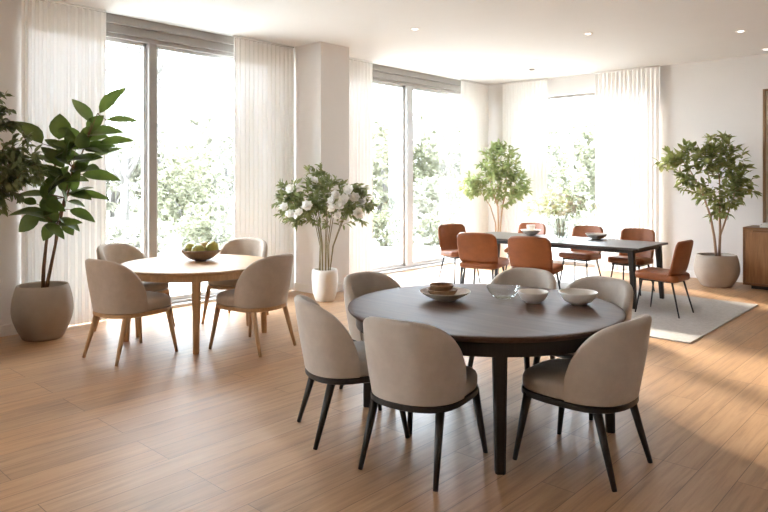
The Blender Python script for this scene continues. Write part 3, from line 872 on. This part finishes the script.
def lim(p):
    q = p + FV
    return (q.y > 5.98 and q.x < -6.70 and q.y < 6.68) or q.x < -7.22
st = []
for k in range(11):
    a = 2 * PI * k / 11 + .3; sp = rr.uniform(.35, 1)
    u, vv = math.cos(a), math.sin(a)
    st.append(([U * (.05 * u) + V * (.05 * vv) + Z * .03, U * (.075 * u) + V * (.07 * vv) + Z * .40, U * (.12 * u * sp) + V * (.09 * vv) + Z * .70, U * (.26 * u * sp) + V * (.13 * vv) + Z * 1.05, U * (.36 * u * sp) + V * (.16 * vv) + Z * 1.25], [.007, .006, .006, .005, .003]))
wd, lf = grow(st, tips, (.10, .040), rr, .002, 6, .1, .2, first=.15, outward=.3, nmin=2, clip=lim, center=Vector((0, 0, 1.15)))
wd.build('stems', M['stem'], Bq); lf.build('foliage', M['bouquet_leaf'], Bq)
def rose(parent, p, d, r, m, rr, name='rose'):
    mb = MB(); d = d.normalized()
    ref = Vector((0, 0, 1)) if abs(d.z) < .9 else Vector((1, 0, 0))
    a = d.cross(ref).normalized(); b = a.cross(d)
    for ring, (n, tilt, L, W) in enumerate([(4, .15, .55, .55), (5, .55, .75, .7), (6, .95, .95, .8), (7, 1.35, 1.05, .85)]):
        for k in range(n):
            an = 2 * PI * (k + .5 * ring) / n + rr.uniform(-.2, .2)
            rad = a * math.cos(an) + b * math.sin(an)
            dd = d * math.cos(tilt) + rad * math.sin(tilt)
            mb.leaf(p + rad * (r * .10) + d * (r * .1 * (3 - ring)), dd, d * math.sin(tilt) - rad * math.cos(tilt) , r * L, r * W, -.45, .35)
    mb.build(name, m, parent)
def zb(x, y, v): # bouquet point from photo-plane metres
    return U * x + V * v + Z * y
for x, y, v_ in [(-.42, 1.45, -.20), (-.20, 1.24, -.27), (-.30, 1.15, -.28), (-.50, 1.22, -.20), (-.42, 1.13, -.24), (-.10, 1.56, -.16),
                 (.16, 1.37, -.24), (.23, 1.24, -.27), (.13, 1.21, -.28), (.20, 1.10, -.28), (.34, 1.44, -.20), (.12, 1.30, -.26), (.27, 1.32, -.25), (.45, 1.14, -.18), (.40, 1.34, -.16), (.50, 1.28, -.12)]:
    rose(Bq, zb(x, y, v_), Vector((.5, -.75, .35)) + Vector((rr.uniform(-.35, .35), rr.uniform(-.3, .3), rr.uniform(-.2, .4))), rr.uniform(.062, .08), M['petal'], rr)

# wildflowers in the glass vase on the long table
GV = Vector((-4.36, 8.43, ZL))
gv = empty('glass_vase', GV); tag(gv, 'clear glass vase on the long table, holding the wildflowers', 'vase')
MB().lathe([(0, 0), (.088, 0), (.094, .006), (.094, .12), (.098, .22), (.108, .29), (.1055, .29), (.0955, .22), (.0915, .12), (.090, .016), (0, .016)], 48).build('vessel', M['vase_glass'], gv)
MB().lathe([(0, .018), (.088, .018), (.0895, .12), (.0905, .15), (0, .15)], 40).build('water', M['clear'], gv)
Bq = empty('wildflower_bouquet', GV + Vector((0, 0, .02))); tag(Bq, 'loose bouquet of pale yellow and white wildflowers in the glass vase', 'flowers')
rr = random.Random(55)
st = []
for k in range(11):
    a = 2 * PI * k / 11; u, vv = math.cos(a), math.sin(a); sp = rr.uniform(.4, 1.1)
    st.append(([U * (.045 * u * sp) + V * (.045 * vv * sp) + Z * .0, U * (.06 * u * sp) + V * (.06 * vv * sp) + Z * .24, U * (.13 * u * sp) + V * (.10 * vv * sp) + Z * .34, U * (.26 * u * sp) + V * (.2 * vv * sp) + Z * (.44)], [.004, .004, .003, .002]))
lob = [(0, .47, .32, .16, .26, 1.2), (-.03, .58, .22, .15, .2, .6), (-.30, .42, .24, .13, .18, .5), (.30, .44, .24, .14, .18, .5), (0, .38, .24, .09, .2, .5)]
tips = in_lobes(lob, 120, rr, U, V, Vector((0, 0, 0)))
wd, lf = grow(st, tips, (.085, .016), rr, .0014, 6, .05, .15, nmin=1, center=Vector((0, 0, .4)))
wd.build('stems', M['stem'], Bq); lf.build('foliage', M['wild_leaf'], Bq)
k = 0
for p in in_lobes(lob, 90, rr, U, V, Vector((0, 0, .02))):
    d = p - Vector((0, 0, .25)) + Vector((.08, -.12, .05))
    if d.length < .15: continue
    k += 1
    mb = MB(); d.normalize(); r_ = rr.uniform(.034, .056)
    a_ = d.cross(Z).normalized(); b_ = a_.cross(d)
    for q in range(7):
        an = 2 * PI * q / 7
        rad = a_ * math.cos(an) + b_ * math.sin(an)
        mb.leaf(p, rad + d * .35, d - rad * .35, r_, r_ * .75, -.1, .15)
    mb.build('blossom', M['petal_yellow' if k % 3 == 0 else 'petal'], Bq)

# ------------------------------------------------------------------ outside
M['lawn'] = plain('pale_lawn', (.42, .42, .38), .95, .2, 1.5, .5, 30)
M['out_leaf'] = [leafmat('haze_pale_leaf_a', (.225, .23, .155), (.29, .288, .205), .6, .55, 1.2), leafmat('haze_pale_leaf_b', (.29, .285, .225), (.34, .335, .27), .6, .55, 1.2),  # leaf colours paled to stand in for garden haze
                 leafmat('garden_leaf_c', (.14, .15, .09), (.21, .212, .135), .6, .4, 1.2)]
M['out_bark'] = plain('grey_garden_bark', (.16, .15, .14), .9, .2, 12)
g = MB().box(-60, -25, -.5, XW - .36, 60, -.16).build('ground', M['lawn'], smooth=False); g['kind'] = 'structure'
g2 = MB().box(XW - .36, YB + .36, -.5, 30, 60, -.16).build('ground', M['lawn'], smooth=False); g2['kind'] = 'structure'
def garden_tree(x, y, h, r, z0, n, leaf, lm, label, seed, cat='tree', name='garden_tree', per=10, sparse=False, spread=1.0):
    rr = random.Random(seed)
    P = empty(name, (x, y, -.16)); tag(P, label, cat, 'trees and shrubs in the garden')
    zc = (h + z0) / 2
    tips = []
    for k in range(n):
        v = Vector((rr.gauss(0, 1), rr.gauss(0, 1), rr.gauss(0, 1))).normalized() * rr.random() ** .36
        f = 1 + .25 * math.sin(3 * v.x + seed) * math.cos(2 * v.y + seed)
        tips.append(Vector((v.x * r * f, v.y * r * f, zc + v.z * (h - z0) / 2 * f)))
    st = []
    tr = max(.03, h * .016)
    if sparse:
        st.append(([(0, 0, 0), (.05, 0, h * .3), (-.05, .05, h * .6), (0, 0, h * .9)], [tr * 1.5, tr * 1.2, tr * .7, tr * .2]))
    else:
        st.append(([(0, 0, 0), (.05, 0, zc * .5), (0, .05, zc)], [tr * 1.5, tr * 1.2, tr * .7]))
    for k in range(6 if h > 2 else 4):
        a = 2 * PI * k / 6 + rr.uniform(-.3, .3); hh = rr.uniform(.35, .6) * zc
        st.append(([(0, 0, hh * (1 if z0 > .6 else .1)), (r * .3 * math.cos(a), r * .3 * math.sin(a), hh + h * .12), (r * .55 * math.cos(a), r * .55 * math.sin(a), hh + h * .28)], [tr * .7, tr * .5, tr * .25]))
    wd, lf = grow(st, tips, leaf, rr, tr * .12, per, .1, .15, first=.2, nmin=0, center=Vector((0, 0, zc)))
    wd.build('trunk', M['out_bark'], P); lf.build('foliage', M['out_leaf'][lm], P)
GT = [
 # x, y, h, r, z0, tips, leaf, material, label, kind
 (-26.3, 13.9, 13.5, 3.6, 7.6, 640, (.42, .26), 0, 'tall tree added to block the sun, its crown above view, its trunk behind the mullion of the first window', dict(per=8)),  # added as a sun screen for the first window, crown kept out of view
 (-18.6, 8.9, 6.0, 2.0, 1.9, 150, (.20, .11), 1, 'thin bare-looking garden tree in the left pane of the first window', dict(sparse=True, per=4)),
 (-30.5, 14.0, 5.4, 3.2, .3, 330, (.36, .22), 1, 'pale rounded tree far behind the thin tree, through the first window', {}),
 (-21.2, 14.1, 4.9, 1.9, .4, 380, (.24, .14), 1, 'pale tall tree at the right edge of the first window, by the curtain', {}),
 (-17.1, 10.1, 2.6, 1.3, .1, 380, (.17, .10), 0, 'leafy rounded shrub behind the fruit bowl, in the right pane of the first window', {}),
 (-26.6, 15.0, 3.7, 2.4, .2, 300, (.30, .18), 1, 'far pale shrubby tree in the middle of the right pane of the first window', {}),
 (-12.6, 8.1, 1.35, .8, .05, 240, (.12, .07), 0, 'low shrub close outside the first window, left of its curtain', {}),
 (-15.2, 7.5, .8, .9, .0, 160, (.12, .07), 1, 'low pale shrub at the foot of the left pane of the first window', {}),
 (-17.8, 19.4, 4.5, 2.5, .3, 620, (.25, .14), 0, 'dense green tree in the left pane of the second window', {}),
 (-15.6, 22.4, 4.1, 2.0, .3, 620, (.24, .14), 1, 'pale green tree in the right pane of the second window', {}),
 (-24.2, 28.6, 5.6, 4.0, .3, 420, (.40, .24), 1, 'wide tree in haze-pale colour far behind the others outside the second window', {}),
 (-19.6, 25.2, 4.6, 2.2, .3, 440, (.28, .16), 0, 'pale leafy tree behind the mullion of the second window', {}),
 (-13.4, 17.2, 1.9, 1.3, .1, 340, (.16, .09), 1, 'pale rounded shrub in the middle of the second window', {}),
 (-11.7, 12.8, .95, .8, .0, 240, (.11, .065), 2, 'darker low shrub at the bottom of the second window left pane', {}),
 (-10.9, 14.0, .85, .7, .0, 200, (.11, .065), 0, 'small shrub at the bottom of the second window right pane', {}),
 (-11.2, 23.0, 4.0, 1.8, .3, 620, (.22, .13), 0, 'round green tree seen through the back window, above the wildflowers', {}),
 (-13.8, 29.6, 3.6, 2.2, .2, 300, (.30, .18), 1, 'far pale tree behind the round one through the back window', {}),
 (-10.2, 19.4, 2.4, 1.2, .1, 340, (.17, .10), 0, 'leafy shrub just above the wildflowers, outside the back window', {}),
 (-8.7, 16.8, 1.5, 1.1, .0, 280, (.13, .08), 1, 'pale low shrub seen behind the wildflower vase through the back window', {}),
]
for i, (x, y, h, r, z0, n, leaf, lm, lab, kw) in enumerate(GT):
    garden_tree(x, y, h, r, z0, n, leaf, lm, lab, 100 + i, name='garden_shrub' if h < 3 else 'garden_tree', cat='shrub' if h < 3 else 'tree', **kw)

# ------------------------------------------------------------------ light
wd_ = bpy.data.worlds.new('sky'); sc.world = wd_; wd_.use_nodes = True
bg = wd_.node_tree.nodes['Background']
bg.inputs['Color'].default_value = (.87, .955, 1.06, 1); bg.inputs['Strength'].default_value = 17
sl = bpy.data.lights.new('sun', 'SUN'); sl.energy = 13.0; sl.angle = R(4); sl.color = (1, .90, .77)
so = bpy.data.objects.new('sun', sl); C.objects.link(so)
el = R(21.5); dirv = Vector((.88 * math.cos(el), -.475 * math.cos(el), -math.sin(el)))
so.rotation_euler = dirv.to_track_quat('-Z', 'Y').to_euler()
so.location = (-20, 12, 12)

# ------------------------------------------------------------------ camera
cd = bpy.data.cameras.new('camera'); cd.sensor_width = 36; cd.lens = 36 * 648 / 768
cd.shift_y = -76 / 768; cd.clip_end = 300
co = bpy.data.objects.new('camera', cd); C.objects.link(co)
co.location = (0, 0, 1.6); co.rotation_euler = (R(90), 0, R(42.6))
sc.camera = co
